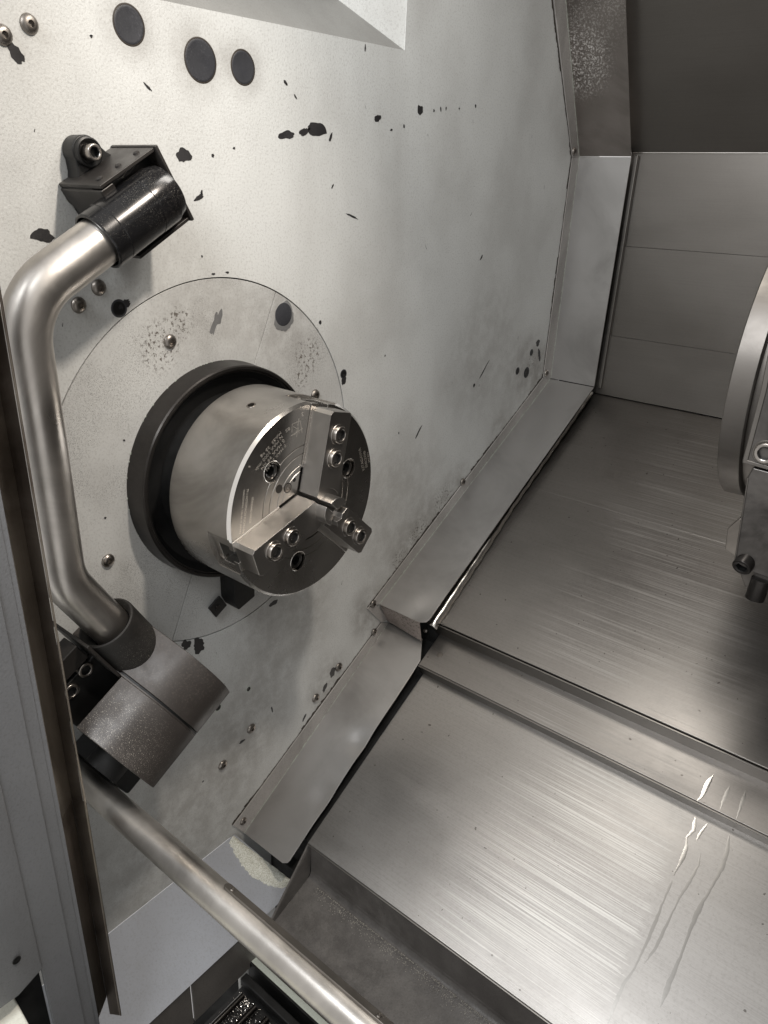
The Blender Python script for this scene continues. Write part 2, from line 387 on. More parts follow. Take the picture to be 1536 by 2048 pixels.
def jag(cy, cz, wd, ht, x=.25, n=22, rough=.20, tilt=0., th=.3, seed=0):
    rr = random.Random(seed * 31 + int(cy * 7 + cz)); pts = []
    ph = [rr.uniform(0, 6.28) for _ in range(4)]
    for i in range(n):
        a = 2 * pi * i / n
        k = 1 + rough * (.55 * sin(2 * a + ph[0]) + .45 * sin(3 * a + ph[1]) + .35 * sin(5 * a + ph[2])) + rr.uniform(-rough, rough) * .7
        y, z = cos(a) * wd / 2 * k, sin(a) * ht / 2 * k
        pts.append((x, cy + y * cos(tilt) - z * sin(tilt), cz + y * sin(tilt) + z * cos(tilt)))
    return B().sheet(pts, (th * -1, 0, 0))
CH = [(-26, 320, 17, 13, 0), (-11.5, 284, 12, 5, .5), (-8, 289, 6, 3, 1.2), (-174, 252, 19, 12, -.2), (107, 347, 22, 9, .15), (153, 356, 28, 15, 0), (134, 352, 18, 7, .4), (176, 350, 10, 4, 1.1),
      (258, 376, 13, 8, .2), (342, 393, 11, 12, 0), (8, 322, 5, 4, 0), (35, 330, 4, 3, .6), (-50, 297, 7, 3, -1), (1, 212.5, 6, 3, 0), (19.5, 213, 6, 3, 0), (-68, -203, 12, 15, .4), (-51, -213, 17, 22, .3),
      (72, -208, 14, 8, .2), (160, 148, 7, 6, 0), (205, 70, 13, 9, 1.2), (-104, 191, 13, 8, .6), (190, -383, 17, 14, 1), (173, -402, 14, 9, 1), (128, -432, 12, 5, 1), (745, 52, 12, 16, .9), (757, 28, 9, 26, .4),
      (107, 395, 4, 10, .9), (121, 384, 3, 7, .8), (-110, 402, 4, 3, 0), (-60, 372, 3, 13, .9), (180, 300, 3, 8, -.6), (215, 268, 22, 2.4, -.3), (310, 372, 4, 6, 0), (372, 395, 4, 5, 0), (387, 398, 4, 7, .3), (399, 400, 3, 6, 0),
      (430, 403, 4, 3, 0), (470, 410, 4, 7, .2), (560, 30, 42, 2.2, .8), (532, 8, 7, 9, 0), (520, 210, 10, 3, .8), (380, -40, 26, 3, .9), (285, 366, 7, 3, .2), (232, 444, 3, 10, 0), (-128, -515, 6, 3, .3), (8, -398, 12, 4, 0), (64, -378, 4, 14, .2),
      (-150, -12, 3, 3, 0), (-120, 62, 3, 3, 0), (-12, 230, 3, 3, 0), (330, -30, 3, 5, 0), (290, 90, 3, 4, 0), (-60, -420, 4, 3, 0)]
for i, c in enumerate(CH):
    put('paint_chip', jag(c[0], c[1], c[2] * (.95 if c[2] > 8 else .72), c[3] * (.95 if c[2] > 8 else .72), tilt=c[4], seed=i), 'chip', wall)
# hair-thin scratches in the wall paint, too many to count
b = B(); rr = random.Random(5)
for i in range(34):
    y, z = rr.uniform(-170, 700), rr.uniform(-350, 430)
    if y * y + z * z < 225 ** 2 or z < -300 + (y - 280) * .55 + 20 and y > 200: continue
    l, a, wd = rr.uniform(.7, 3.5), rr.uniform(.9, 2.2), rr.uniform(.2, .42)
    u = Vector((0, cos(a), sin(a))); v = Vector((0, -sin(a), cos(a))); c = Vector((.12, y, z))
    b.sheet([c - u * l - v * wd, c + u * l - v * wd * .3, c + u * l + v * wd * .3, c - u * l + v * wd], (-.1, 0, 0))
o = put('paint_scratch', b, 'chip', wall); o['kind'] = 'stuff'
for y, z, r in ((-73.6, 415.6, 14), (-.7, 399.9, 17), (50.3, 401, 14)):
    put('plug', B().lathe([(-2, r), (.2, r), (.5, r - .6), (.35, r - 2), (.1, r * .4), (.05, 0)], (0, y, z), EX, 48, cap=False), 'plug', wall)
    put('plug_gap', B().lathe([(.04, r + 1.5), (.3, r + .9), (.3, r + .2), (-.1, r)], (0, y, z), EX, 48, cap=False), 'grime', wall)
for y, z in ((-161.4, 401.8), (-183, 391.4), (-128.8, 207.6), (-150, 194), (-152.9, -58.8), (-27.2, -415), (24.5, -386.5), (203.8, -380.6), (152.5, -409.7)):
    button_screw(wall, (0, y, z), r=7.3)
put('smear', jag(-175, 381, 10, 14, rough=.2, tilt=.6, seed=3), 'chip', wall)
for y, z, r in ((23.2, -319.3, 3.2), (-28.4, -319, 4.2), (713.9, 1.7, 7.5), (678.3, 9.9, 5), (724.3, 37.2, 4.6), (204.3, 77.8, 4.6), (-110.5, 187.7, 6.2)):
    put('worn_rim', B().lathe([(.05, r * 1.35), (.35, r * 1.25), (.35, r * 1.1), (.1, r)], (0, y, z), EX, 28, cap=False), 'plug' if r > 4.3 else 'pale', wall)
    put('screw_hole', B().lathe([(.3, r * 1.05), (.5, r * .9), (.1, r * .55), (.12, 0)], (0, y, z), EX, 20, cap=False), 'socket', wall)

# ledge below the wall, sloping away at 45 degrees, and the drop beneath it
ledge = put('ledge', B().sheet([(0.5, -430, -551.5), (0.5, -14, -551.5), (81, 29, -632), (81, -430, -632)], (-2, 0, -2)), 'ledge'); tag(ledge, kind='structure')
ledge['label'] = 'blue-grey sloping ledge at the foot of the headstock wall'
put('drop_panel', B().box((77, -295, -672), (4, 272, 76)), 'tray', ledge, bevel=1)
put('drop_panel', B().box((77, -100, -672), (4, 114, 76)), 'tray', ledge, bevel=1)

# chip tray under the way covers
Z2 = Vector((0, -cos(radians(20)), -sin(radians(20))))
f0 = Vector((0, 43, -606))
tray = put('chip_tray', B().sheet([(96, 43, -538), (1300, 43, -538), (1300, 43, -600), (96, 43, -600)], (0, 3, 0)), 'tray'); tag(tray, kind='structure')
tray['label'] = 'dark stained chip tray below the lower way cover'
crv = B(); pr_ = []
for i in range(9):
    a = radians(i * 70 / 8); pr_.append((43 - 12 * (1 - cos(a)), -600 - 12 * sin(a)))
end = (43 - 12 * (1 - cos(radians(70))), -600 - 12 * sin(radians(70)))
pr_.append((end[0] - 88 * cos(radians(20)), end[1] - 88 * sin(radians(20))))
pts = pr_ + [(p[0] - .8, p[1] - 3) for p in pr_[::-1]]
put('tray_floor', B().prism([(p[0], p[1]) for p in pts], (1204, 0, 0), (96, 0, 0)), 'tray', tray, angle=20)
put('tray_end_plate', B().prism([(44, -548), (41, -604), (33, -614), (-48, -643)], (2, 0, 0), (94, 0, 0)), 'tray', tray)
put('tray_end_lip', B().prism([(41, -546), (46, -548), (-45, -647), (-49, -644)], (3, 0, 0), (92.5, 0, 0)), 'tray', tray, bevel=.6)
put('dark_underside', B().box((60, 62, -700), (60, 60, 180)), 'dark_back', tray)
b = B(); rr = random.Random(3)                                        # dried foam line along the fold of the tray
for i in range(1500):
    t = rr.random(); x = 118 + t * 430; k = rr.gauss(0, 5); p = Vector((x, 34 - abs(k) * .5, -610 + k * .4)) if k > 0 else Vector((x, 31 + k, -612.5 + k * .36))
    r = rr.uniform(.2, .65); b.lathe([(-.1, r), (.35, r * .7), (.4, 0)], p, (0, -.35, .93), 6, cap=False)
o = put('dried_foam', b, 'scum', tray); o['kind'] = 'stuff'

# pit of the chip conveyor
pit = put('conveyor_pit', B().box((520, -300, -905), (1100, 700, 10)), 'dark_back'); tag(pit, kind='structure'); pit['label'] = 'black bottom of the chip conveyor pit'
pl_ = thing('pit_edge_plate', 'pale green painted plate edging the black conveyor pit under the rail', 'plate', (300, -30, -700))
put('plate', B().box((690, -8, -702), (1230, 106, 4)), 'pale', pl_, bevel=1)
put('plate_skirt', B().box((690, -61, -745), (1230, 3, 90)), 'black', pl_)
cv = thing('chip_conveyor', 'black slatted chip conveyor down in the pit below the rail', 'conveyor', (300, -250, -780))
put('belt', B().box((600, -260, -732), (1040, 390, 6)), 'black', cv)
for i in range(14):
    x = 98 + i * 24
    put('slat', B().cyl((x, -440, -716), (x, -92, -716), 4.5, 14), 'slat', cv)
put('side_rail', B().box((600, -76, -716), (1040, 12, 14)), 'black', cv, bevel=2)
b = B(); rr = random.Random(9)
for i in range(900):
    x, y = 90 + abs(rr.gauss(0, 42)), -90 - abs(rr.gauss(0, 34)); r = rr.uniform(.35, 1.2); a = rr.uniform(0, 6.3)
    u = Vector((cos(a), sin(a), rr.uniform(-.4, .4))); v = Vector((-sin(a), cos(a), rr.uniform(-.4, .4))); c = Vector((x, y, -727 + rr.uniform(0, 12)))
    b.sheet([c - u * r, c + v * r * .5, c + u * r, c - v * r * .4], (0, 0, .3))
o = put('metal_chips', b, 'bright'); tag(o, 'scattering of bright metal chips lying on the black conveyor', 'metal chips', kind='stuff')

# ================================================================== WAY COVERS (stepped stainless covers of the slant bed)
UV = Vector((0, -.876, -.481)); NV = Vector((0, -.481, .876))         # down the slant, out of the slant
C0 = Vector((0, 839, -41)); E1 = Vector((0, 331, -320.5)); X0, X1 = 84, 1300
def strip(b, a, c, thick, x0=X0, x1=X1):
    a, c = Vector(a), Vector(c); n = Vector((0, -(c - a).z, (c - a).y)).normalized()
    if n.dot(NV) < 0 and abs(n.z) > .2: n = -n
    if abs(n.z) <= .2 and n.y > 0: n = -n
    return b.sheet([(x0, a.y, a.z), (x1, a.y, a.z), (x1, c.y, c.z), (x0, c.y, c.z)], -n * thick)
bc = thing('back_cover', 'tall upright stainless back cover behind the guard, with a dark inward-leaning top', 'machine cover', (600, 850, 150))
for i, (za, zb) in enumerate(((374.5, 225.3), (225.0, 69.3), (69.0, -41))):
    o = put('cover_panel', strip(B(), (0, 839 - i * 1.5, za), (0, 839 - i * 1.5, zb), 3), 'cover_back', bc, bevel=.4)
put('corner_highlight', B().box((692, 837.2, -40.4), (1208, 1.6, 1.6)), 'bright', bc)  # bright strips added as painted highlights along the panel corners
put('corner_highlight', B().box((692, 836.6, 374.2), (1208, 1.4, 1.4)), 'bright', bc)
o = put('leaning_panel', strip(B(), (0, 839, 375.2), (0, 839 - 200, 375.2 + 354), 3), 'cover_back', bc, bevel=.5); o['label'] = 'dark leaning top panel'
put('guard_shadow_strip', B().box((97, 833, 170), (7, 9, 400)), 'cover_back', bc, bevel=1.5)  # dark box standing in for the guard's shadow on the back cover
uc = thing('upper_way_cover', 'large brushed stainless way cover on the slope above the narrow step', 'machine cover', (600, 600, -170))
L = (E1 - C0).length
for i, (s0, s1) in enumerate(((0, 144.8), (145.2, 267.3), (267.7, L))):
    a = C0 + UV * s0 + NV * (-1.5 + 1.5 * i - .9); c = C0 + UV * s1 + NV * (-1.5 + 1.5 * i - .9)
    put('cover_panel', strip(B(), a, c, 3), 'cover', uc, bevel=.9)
E1b = E1 - NV * 2
rs = put('step_edge', strip(B(), E1b + UV * .2 - NV * 1, E1b + UV * .2 - NV * 29, 2.5), 'cover_back', uc, bevel=.6)
put('light_leak_block', B().sheet([(6, 845, 360), (6, 845, -47), (6, 344, -322), (6, 344, -370), (6, 310, -406), (6, 48, -556), (6, 48, -700), (6, 860, -700), (6, 860, 360)], (1270, 0, 0)), 'dark_back', uc)  # black filler added to stop light leaking through the cover gaps
ms = thing('middle_step_cover', 'narrow stainless step strip between the upper and the lower way cover', 'machine cover', (600, 315, -365))
A = E1 - NV * 30.5 - UV * 2; Bq = A + UV * 66
put('strip_panel', strip(B(), A, Bq, 3, 91), 'cover', ms, bevel=1.0)
put('step_edge', strip(B(), Bq + UV * .2 - NV * 1, Bq + UV * .2 - NV * 22, 2.5, 91), 'cover_back', ms, bevel=.5)
lc = thing('lower_way_cover', 'wide lower stainless way cover with bright sliding scratches and coolant trails', 'machine cover', (600, 160, -470))
E4 = Vector((0, 300, -395)); E5 = Vector((0, 36, -541)); U2 = (E5 - E4).normalized(); N2 = Vector((0, U2.z, -U2.y)); N2 = N2 if N2.z > 0 else -N2
put('cover_panel', strip(B(), E4, E5, 3, 96), 'cover_low', lc, bevel=1.0)
put('front_lip', strip(B(), E5 + U2 * .3 - N2 * .8, E5 + U2 * .3 - N2 * 5, 2.0, 96), 'cover_back', lc, bevel=.5)
put('worn_screw', B().lathe([(0, 5), (.4, 4.6), (.4, 2.4), (.05, 2.2), (.05, 0)], A + UV * 36 + Vector((112, 0, 0)), NV, 24, cap=False), 'screw', ms)

def trail(name, pts, n, wid, label, parent=None, seed=0):
    rr = random.Random(seed); n = n.normalized(); fine = []
    pp = E4 if n == N2.normalized() else (A if pts[0][1] < 330 else E1 + NV * .7)
    P = [Vector(p) - n * ((Vector(p) - pp).dot(n)) for p in pts]
    for a, b_ in zip(P, P[1:]):
        for k in range(6): fine.append(a.lerp(b_, k / 6))
    fine.append(P[-1]); b = B(); rows = []; m_ = len(fine)
    for i, p in enumerate(fine):
        d = (fine[min(i + 1, m_ - 1)] - fine[max(i - 1, 0)]).normalized(); s_ = d.cross(n).normalized()
        ww = wid * .72 * (.8 + .3 * sin(i * .31 + seed) + rr.uniform(0, .15)) * (min(1, (i + .6) / 4)) * min(1, (m_ - i) / 5); j = s_ * rr.uniform(-.35, .35)
        hgt = .02 + ww * (.026 if seed in (1, 3, 6) else .006)
        rows.append([b.bm.verts.new(p + j + s_ * (ww * t) + n * (h * hgt + .02)) for t, h in ((-1, 0), (-.6, .7), (0, 1), (.6, .7), (1, 0))])
    for a, c in zip(rows, rows[1:]):
        for k in range(4): b.bm.faces.new((a[k], a[k + 1], c[k + 1], c[k]))
    b.bm.faces.new(rows[0]); b.bm.faces.new(rows[-1][::-1])
    for a, c in zip(rows, rows[1:]): b.bm.faces.new((a[0], c[0], c[4], a[4]))
    o = put(name, b, 'wet_bead' if seed in (1, 3, 6) else 'wet', loc=(0, 0, 0), angle=80); return tag(o, label, 'coolant trail', 'trails of coolant running down the way covers')
trail('coolant_trail', [(521, 289, -401), (525, 274, -409), (521, 264, -415), (525, 254, -420), (526, 242, -427), (525, 231, -433), (524, 220, -439)], N2, 3.0, 'bright glistening coolant trail beside the scratched band of the lower way cover', seed=1)
trail('coolant_trail', [(525, 216, -441.5), (525, 202, -449), (525, 188, -457), (526, 170, -467), (526, 146, -480), (525, 122, -493), (521, 104, -504), (521, 80, -517), (522, 65, -525)], N2, 2.2, 'thin long coolant trail ending near the front edge of the lower way cover', seed=2)
trail('coolant_trail', [(536, 288, -401), (533, 276, -408), (532, 266, -414)], N2, 3.4, 'short fat coolant drop just below the small step, right of the bright trail', seed=3)
trail('coolant_trail', [(541, 256, -419), (544, 243, -427), (542, 223, -437), (539, 206, -447), (538, 189, -456), (537, 169, -468), (536, 147, -479), (532, 130, -489)], N2, 2.0, 'second coolant trail from the left on the lower way cover, broken into beads', seed=4)
trail('coolant_trail', [(562, 289, -401), (566, 269, -412), (567, 251, -422), (565, 229, -434), (562, 212, -444), (561, 199, -451), (561, 180, -461), (562, 154, -476), (561, 128, -490), (562, 104, -503)], N2, 3.2, 'rightmost long coolant trail on the lower way cover', seed=5)
trail('coolant_trail', [(523, 326, -358), (521, 312, -366), (521, 298, -373), (518, 289.5, -377.5)], NV, 3.4, 'leftmost coolant trail on the narrow step strip', seed=6)
trail('coolant_trail', [(544, 322, -360), (544, 307, -368), (544, 291, -377)], NV, 2.8, 'middle coolant trail on the narrow step strip', seed=7)
trail('coolant_trail', [(562, 325, -358), (563, 306, -369), (564, 291, -377.5)], NV, 3.2, 'rightmost coolant trail on the narrow step strip', seed=8)
trail('coolant_trail', [(523, 418, -272.5), (525, 394, -286), (523, 368, -300), (524, 349, -311), (521, 337, -317.5)], NV, 2.6, 'faint coolant trail on the upper way cover running to its edge', seed=9)

# ================================================================== GUARDS on the wall
g1 = thing('upper_guard', 'long bent sheet steel guard from the top down to the step of the covers', 'guard', (40, 600, 100))
O = [(613, 640), (657, 566.3), (786.5, 363.5), (782.4, -18.5), (270.4, -303.4)]
K = [(654.6, 646), (696.3, 573.4), (813.3, 366.5), (815.9, -25.8), (299, -309.5)]
def flange(b, O, K, th=1.6):
    P = [(.3, y, z) for y, z in O] + [(.3, y, z) for y, z in K[::-1]]
    return b.sheet(P, (th, 0, 0))
put('flange', flange(B(), [O[0], O[2]], [K[0], K[2]]), 'flange', g1, bevel=.4)
put('flange', flange(B(), [(O[2][0], O[2][1] - .4), O[3]], [(K[2][0], K[2][1] - .4), K[3]]), 'flange', g1, bevel=.4)
put('flange', flange(B(), [(O[3][0] - .4, O[3][1] - .3), O[4]], [(K[3][0] - .4, K[3][1] - .3), K[4]]), 'flange', g1, bevel=.4)
g2 = thing('lower_guard', 'lower bent sheet steel guard with two bright dents beside the lower way cover', 'guard', (40, 160, -460))
for gg, PL, KL in ((g1, O, K), (g2, [(306, -348), (-16.7, -531.8)], [(326, -357), (2.1, -561.7)])):
    b = B()
    for p, q in zip(PL, PL[1:]):
        p, q = Vector((.2, *p)), Vector((.2, *q)); d = (q - p).normalized(); n_ = Vector((0, -d.z, d.y)); n_ = n_ if n_.y < 0 else -n_
        k = int((q - p).length / 7)
        for i in range(k):
            a_, c_ = p.lerp(q, i / k), p.lerp(q, (i + 1) / k); w1, w2 = random.uniform(.8, 2.4), random.uniform(.8, 2.4)
            if math.sin(i * .21 + p.y * .01) > .1: w1 += random.uniform(.5, 3.2); w2 += random.uniform(.5, 3.2)
            b.sheet([a_, c_, c_ + n_ * w2, a_ + n_ * w1], (.5, 0, 0))
    put('sealant', b, 'grime', gg)
    b = B()
    for p, q in zip(KL, KL[1:]):
        p, q = Vector((1.95, *p)), Vector((1.95, *q)); d = (q - p).normalized(); n_ = Vector((0, -d.z, d.y)); n_ = n_ if n_.y < 0 else -n_
        k = int((q - p).length / 3); ws = [random.uniform(.5, 3.2) for _ in range(k + 1)]
        for i in range(k):
            a_, c_ = p.lerp(q, i / k), p.lerp(q, (i + 1) / k); b.sheet([a_, c_, c_ + n_ * ws[i + 1], a_ + n_ * ws[i]], (.12, 0, 0))
    put('worn_paint_edge', b, 'pale', gg)
def wing(p, q, w0, w1, th=1.4, corner=0., dents=(), nx=24, ny=8, seed=0, cutc=None):
    p, q = Vector((0, *p)), Vector((0, *q)); d = (q - p); n = Vector((0, -d.z, d.y)).normalized()
    if n.y > 0 or (abs(n.y) < .2 and n.z < 0): n = -n
    if n.dot(Vector((0, -.5, .8))) < 0: n = -n
    b = B(); rows = []
    for i in range(nx + 1):
        t = i / nx; row = []
        for j in range(ny + 1):
            s_ = j / ny; wd = w0 + (w1 - w0) * t; c = p + d * t
            if corner:                                            # rounded outer corner at the q end
                k = (t * d.length - (d.length - corner))
                if k > 0 : wd = wd - corner + sqrt(max(0, corner * corner - k * k))
            if cutc:
                k = cutc[0] - t * d.length
                if k > 0: wd = wd - k * cutc[1]
            h = 0
            for (dt, ds, rad, dep) in dents:
                r2 = ((t - dt) * d.length / rad) ** 2 + ((s_ - ds) * 90 / rad) ** 2; h += dep * math.exp(-r2)
            h += .35 * sin(t * 7 + seed) * s_ ** 2
            row.append(b.bm.verts.new(c + Vector((1.9 + (wd - 1.9) * s_, 0, 0)) + n * h))
        rows.append(row)
    for a, c in zip(rows, rows[1:]):
        for j in range(ny): b.bm.faces.new((a[j], a[j + 1], c[j + 1], c[j]))
    bmesh.ops.recalc_face_normals(b.bm, faces=b.bm.faces)
    f0 = list(b.bm.faces)
    if sum(f.normal.dot(n) for f in f0) < 0:
        for f in f0: f.normal_flip()
    return b, n, th
def put_wing(name, args, mat, parent, **kw):
    b, n, th = wing(*args, **kw)
    me = bpy.data.meshes.new(name); org = ORG[parent]
    for v in b.bm.verts: v.co = (v.co - org) * S
    b.bm.to_mesh(me); b.bm.free(); me.polygons.foreach_set('use_smooth', [True] * len(me.polygons))
    o = bpy.data.objects.new(name, me); COL.objects.link(o); o.parent = parent; ORG[o] = org; me.materials.append(M[mat])
    md = o.modifiers.new('s', 'SOLIDIFY'); md.thickness = th * S; md.offset = -1; md.material_offset_rim = 1; me.materials.append(M['bright'])  # rim coloured bright as a painted highlight along the sheet edge
    md = o.modifiers.new('bevel', 'BEVEL'); md.width = .35 * S; md.segments = 2; md.limit_method = 'ANGLE'; md.angle_limit = radians(50); md.harden_normals = True
    return o
put_wing('wing_panel', ((654.6, 646), (813.3, 367.0), 95, 95), 'guard_up', g1)['label'] = 'darker stained upper panel'
put_wing('wing_panel', ((813.3, 366.0), (815.9, -25.0), 95, 92), 'guard', g1, dents=((.46, .45, 4, -.8), (.2, .3, 60, .7)), seed=2, nx=60, ny=16)
put_wing('wing_panel', ((815.4, -26.3), (299, -309.5), 92, 92), 'guard', g1, corner=12, dents=((.965, .8, 20, -2.4), (.5, .4, 90, 1.0)), seed=1, nx=110, ny=18)
b = B()  # bent seal strip peeping out under the wing near its lower end
P0 = Vector((0, 815, -30)) - NV * 7; P1 = Vector((0, 312, -312)) - NV * 8; rows = []
for i in range(61):
    t = i / 60; c = P0.lerp(P1, t); ww = 6 + 9 * max(0, (t - .55) / .45) ** .8 + .7 * sin(i * 1.7); rows.append([b.bm.verts.new(c + Vector((84, 0, 0))), b.bm.verts.new(c + Vector((84 + ww * .7, 0, 0)) + NV * .5), b.bm.verts.new(c + Vector((84 + ww, 0, 0)) - NV * (3 + 4 * t))])
for a, c in zip(rows, rows[1:]):
    for j in range(2): b.bm.faces.new((a[j], a[j + 1], c[j + 1], c[j]))
put('seal_strip', b, 'bright', g1, angle=70).modifiers.new('s', 'SOLIDIFY').thickness = .9 * S
for y, z in ((786.6, 375.1), (790, -9), (517.1, -158.5), (279, -299)):
    button_screw(g1, (1.8, y + 3, z - 2), r=6.6)
put('end_cap', B().sheet([(2, 300, -312), (80, 300, -312), (78, 312, -352), (2, 322, -352)], (0, 1.5, .8)), 'peel', g1, bevel=.4)
put('flange', flange(B(), [(306, -348), (-16.7, -531.8)], [(326, -357), (2.1, -561.7)]), 'flange', g2, bevel=.4)
put('notch_plate', B().sheet([(.5, 268, -304), (.5, 283, -298), (.5, 326, -350), (.5, 306, -347)], (1.4, 0, 0)), 'flange', g2, bevel=.4)
put_wing('wing_panel', ((324.4, -356.3), (2.1, -561.7), 90, 88), 'guard', g2, dents=((.50, .86, 17, -3.2), (.74, .9, 22, -3.4), (.40, .7, 36, 1.2)), corner=8, cutc=(34, .55), seed=3, nx=90, ny=22)
for y, z in ((285, -352), (-1, -533.5)):
    button_screw(g2, (1.8, y + 2, z - 4), r=6)
button_screw(g2, (70, 334, -346), d=(0, -.8, .5), r=4)

fm = B(); rr = random.Random(2); rows = []
for i in range(40):
    t = i / 39; x = 4 + 74 * t; yb = -17 + 44 * t; wd = (4 + 30 * sin(pi * min(1, t * .95 + .05)) ** .7 * (.5 + .5 * t)) * (1 if t < .93 else .6); row = []
    for j in range(12):
        s_ = j / 11; y = yb - wd * s_; z = -551.5 - (x) * .995 + 7.5 * sin(pi * min(1, s_ * .9 + .1)) ** .6 + rr.uniform(-.7, .7); row.append(fm.bm.verts.new((x + rr.uniform(-.6, .6), y + rr.uniform(-1, 1) * (1 if j else 0) - (rr.uniform(0, 3) if j == 11 else 0), z + .5)))
    rows.append(row)
for a, c in zip(rows, rows[1:]):
    for j in range(11): fm.bm.faces.new((a[j], a[j + 1], c[j + 1], c[j]))
o = put('coolant_foam', fm, 'foam', angle=80); tag(o, 'patch of pale bubbly foam on the ledge under the lower guard', 'foam', kind='stuff')

# ================================================================== COVER PLATE round the spindle
cp = thing('spindle_cover_plate', 'big round two-piece painted cover plate around the chuck', 'cover plate', (0, 0, 0))
def half(a0, a1):
    b = B(); n = 90; P = []
    for i in range(n + 1): a = radians(a0 + (a1 - a0) * i / n); P.append((207.9 * cos(a), 207.9 * sin(a)))
    for i in range(n + 1): a = radians(a1 - (a1 - a0) * i / n); P.append((110 * cos(a), 110 * sin(a)))
    return b.prism(P, (4, 0, 0), (-4.2, 0, 0))
put('plate_half', half(65.2, 245.3), 'plate', cp, bevel=.25, angle=60)
put('plate_half', half(245.7 - 360, 64.8), 'plate', cp, bevel=.25, angle=60)
button_screw(cp, (-.2, -57.6, 151), r=7.4); button_screw(cp, (-.2, 151, 59.4), r=7.4)
put('stain', jag(100, 160, 31, 33, x=.1, rough=.10, seed=9, th=.15, n=34), 'smudge', cp)
put('stain_center', B().lathe([(.15, 13), (.5, 11), (.9, 0)], (0, 99, 163), EX, 30, cap=False), 'plug', cp)
put('stain', jag(2, 165, 9, 26, x=.05, rough=.35, seed=4, tilt=-.5, th=.1), 'smudge', cp)

fr = thing('spindle_flange_ring', 'dark round flange ring on the cover plate behind the chuck', 'ring', (0, 0, 0))
put('ring', B().lathe([(-1, 123.6), (1, 123.2), (24, 121.6), (25.6, 120.4), (25.6, 117.6), (23.8, 116.6), (23.8, 115.2), (9, 113.5), (9, 60)], seg=160, cap=False), 'ring', fr, angle=25)
put('inner_cone', B().lathe([(22.5, 115.6), (14, 108), (12, 92), (44, 88), (44, 60)], seg=128, cap=False), 'black', fr, angle=25)
b = B(); rr = random.Random(4)
for i in range(60):
    a = rr.uniform(.3, 2 * pi); r = 123.6; b.box((.3, r * cos(a), r * sin(a)), (.6, rr.uniform(.6, 1.8), rr.uniform(.6, 1.8)))
o = put('ring_grit', b, 'pale', fr); o['kind'] = 'stuff'
sb = thing('sensor_bracket', 'small black bracket with a slotted tab fixed below the flange ring', 'bracket', (10, -10, -160))
put('block', B().prism([(-14, -122), (18, -130), (18, -164), (-8, -172), (-14, -160)], (26, 0, 0), (.4, 0, 0)), 'black', sb, bevel=1.5)
put('tab', B().box((6, -24, -168), (3, 20, 20), (EX, SD, -TD)), 'black', sb, bevel=1)
put('tab_screw', B().lathe([(0, 3.4), (1.2, 3), (1.2, 0)], (7.5, -25, -168), EX, 20, cap=False), 'ring', sb)

# ================================================================== CHUCK
ck = thing('lathe_chuck', 'three-jaw power chuck with engraved face in front of the white wall', 'chuck', (90, 0, 0))
JA = [77, 197, 317]
def jax(a): a = radians(a); return Vector((0, cos(a), sin(a))), Vector((0, sin(a), -cos(a)))       # outward, and across
cuts = []
for a in JA:
    u, v = jax(a)
    cuts.append(B().box(u * 112 + EX * 121, (38, 20, 44), (EX, u, v)))
    cuts.append(B().box(u * 74 + EX * 124, (40, 84, 36.8), (EX, u, v)))
    cuts.append(B().box(u * 100 + EX * 114, (14, 20, 15), (EX, u, v)))
for a in (17, 137, 257):
    u, v = jax(a); cuts.append(B().cyl(u * 66 + EX * 124, u * 66 + EX * 140, 10.6, 48))
u, v = jax(108.6); cuts.append(B().cyl(u * 92 + EX * 90, u * 110 + EX * 90, 4.2, 32))
body = put('body', B().lathe([(44, 80), (44, 104), (45, 105), (131.2, 105), (134, 102.2), (134, 63), (133, 62.6), (133, 62.1), (134, 61.7), (134, 54.6), (133, 54.2), (133, 53.7), (134, 53.3), (134, 44), (130, 43.4), (130, 20)], seg=200), 'chuck', ck, angle=22, cut=cuts)
# face coloured darker than the outside to paint in the dark it reflects
body.data.materials.append(M['face'])
for p in body.data.polygons:
    c = p.center
    if p.normal.x > .9 and c.x * 1000 + 90 > 132: p.material_index = 1
put('chamfer_ring', B().lathe([(131.3, 105.06), (134.05, 102.25)], seg=200, cap=False), 'bright', ck, cut=[B().box(jax(a)[0] * 112 + EX * 121, (38, 20, 44), (EX, *jax(a))) for a in JA] + [B().box(jax(a)[0] * 90 + EX * 124, (40, 50, 36.8), (EX, *jax(a))) for a in JA])
put('thread_hole', B().lathe([(0, 4.9), (.25, 4.7), (.2, 3.6), (-5, 3.3)], jax(108.6)[0] * 105 + EX * 90, jax(108.6)[0], 28, cap=False), 'screw', ck)
cc = put('center_cover', B().lathe([(126, 43), (133.2, 43), (133.7, 42.5), (133.7, 37.6), (133.2, 37.3), (133.2, 36.9), (133.7, 36.5), (133.7, 0)], seg=96, cap=False), 'face', ck, angle=22,
         cut=[B().box(jax(a)[0] * 30 + EX * 132, (10, 70, 36.4), (EX, *jax(a))) for a in JA])
for a in (17, 137, 257):
    u, v = jax(a)
    put('bolt_counterbore', B().lathe([(0, 11.2), (.25, 10.9), (.1, 10.5), (-9, 10.5)], u * 66 + EX * 134, EX, 40, cap=False), 'bright', ck)
    cap_screw(ck, u * 66 + EX * 124.6, EX, 9.0, 7, mat='ring', name='mounting_bolt')
    b_ = put('cover_screw', B().lathe([(0, 4.3), (1, 4.2), (1.2, 3.4), (1.1, 1.6), (.3, 1.5), (.3, 0)], jax(a + 4)[0] * 36 + EX * 133.2, EX, 24, cap=False), 'screw', ck)
    put('screw_recess', B().lathe([(0, 5.4), (.62, 5.4), (.62, 4.3)], jax(a + 4)[0] * 36 + EX * 133.2, EX, 24, cap=False), 'socket', ck)
    put('blind_hole', B().lathe([(0, 2.2), (.1, 0)], jax(a - 14)[0] * 34 + EX * 133.72, EX, 20, cap=False), 'socket', ck)
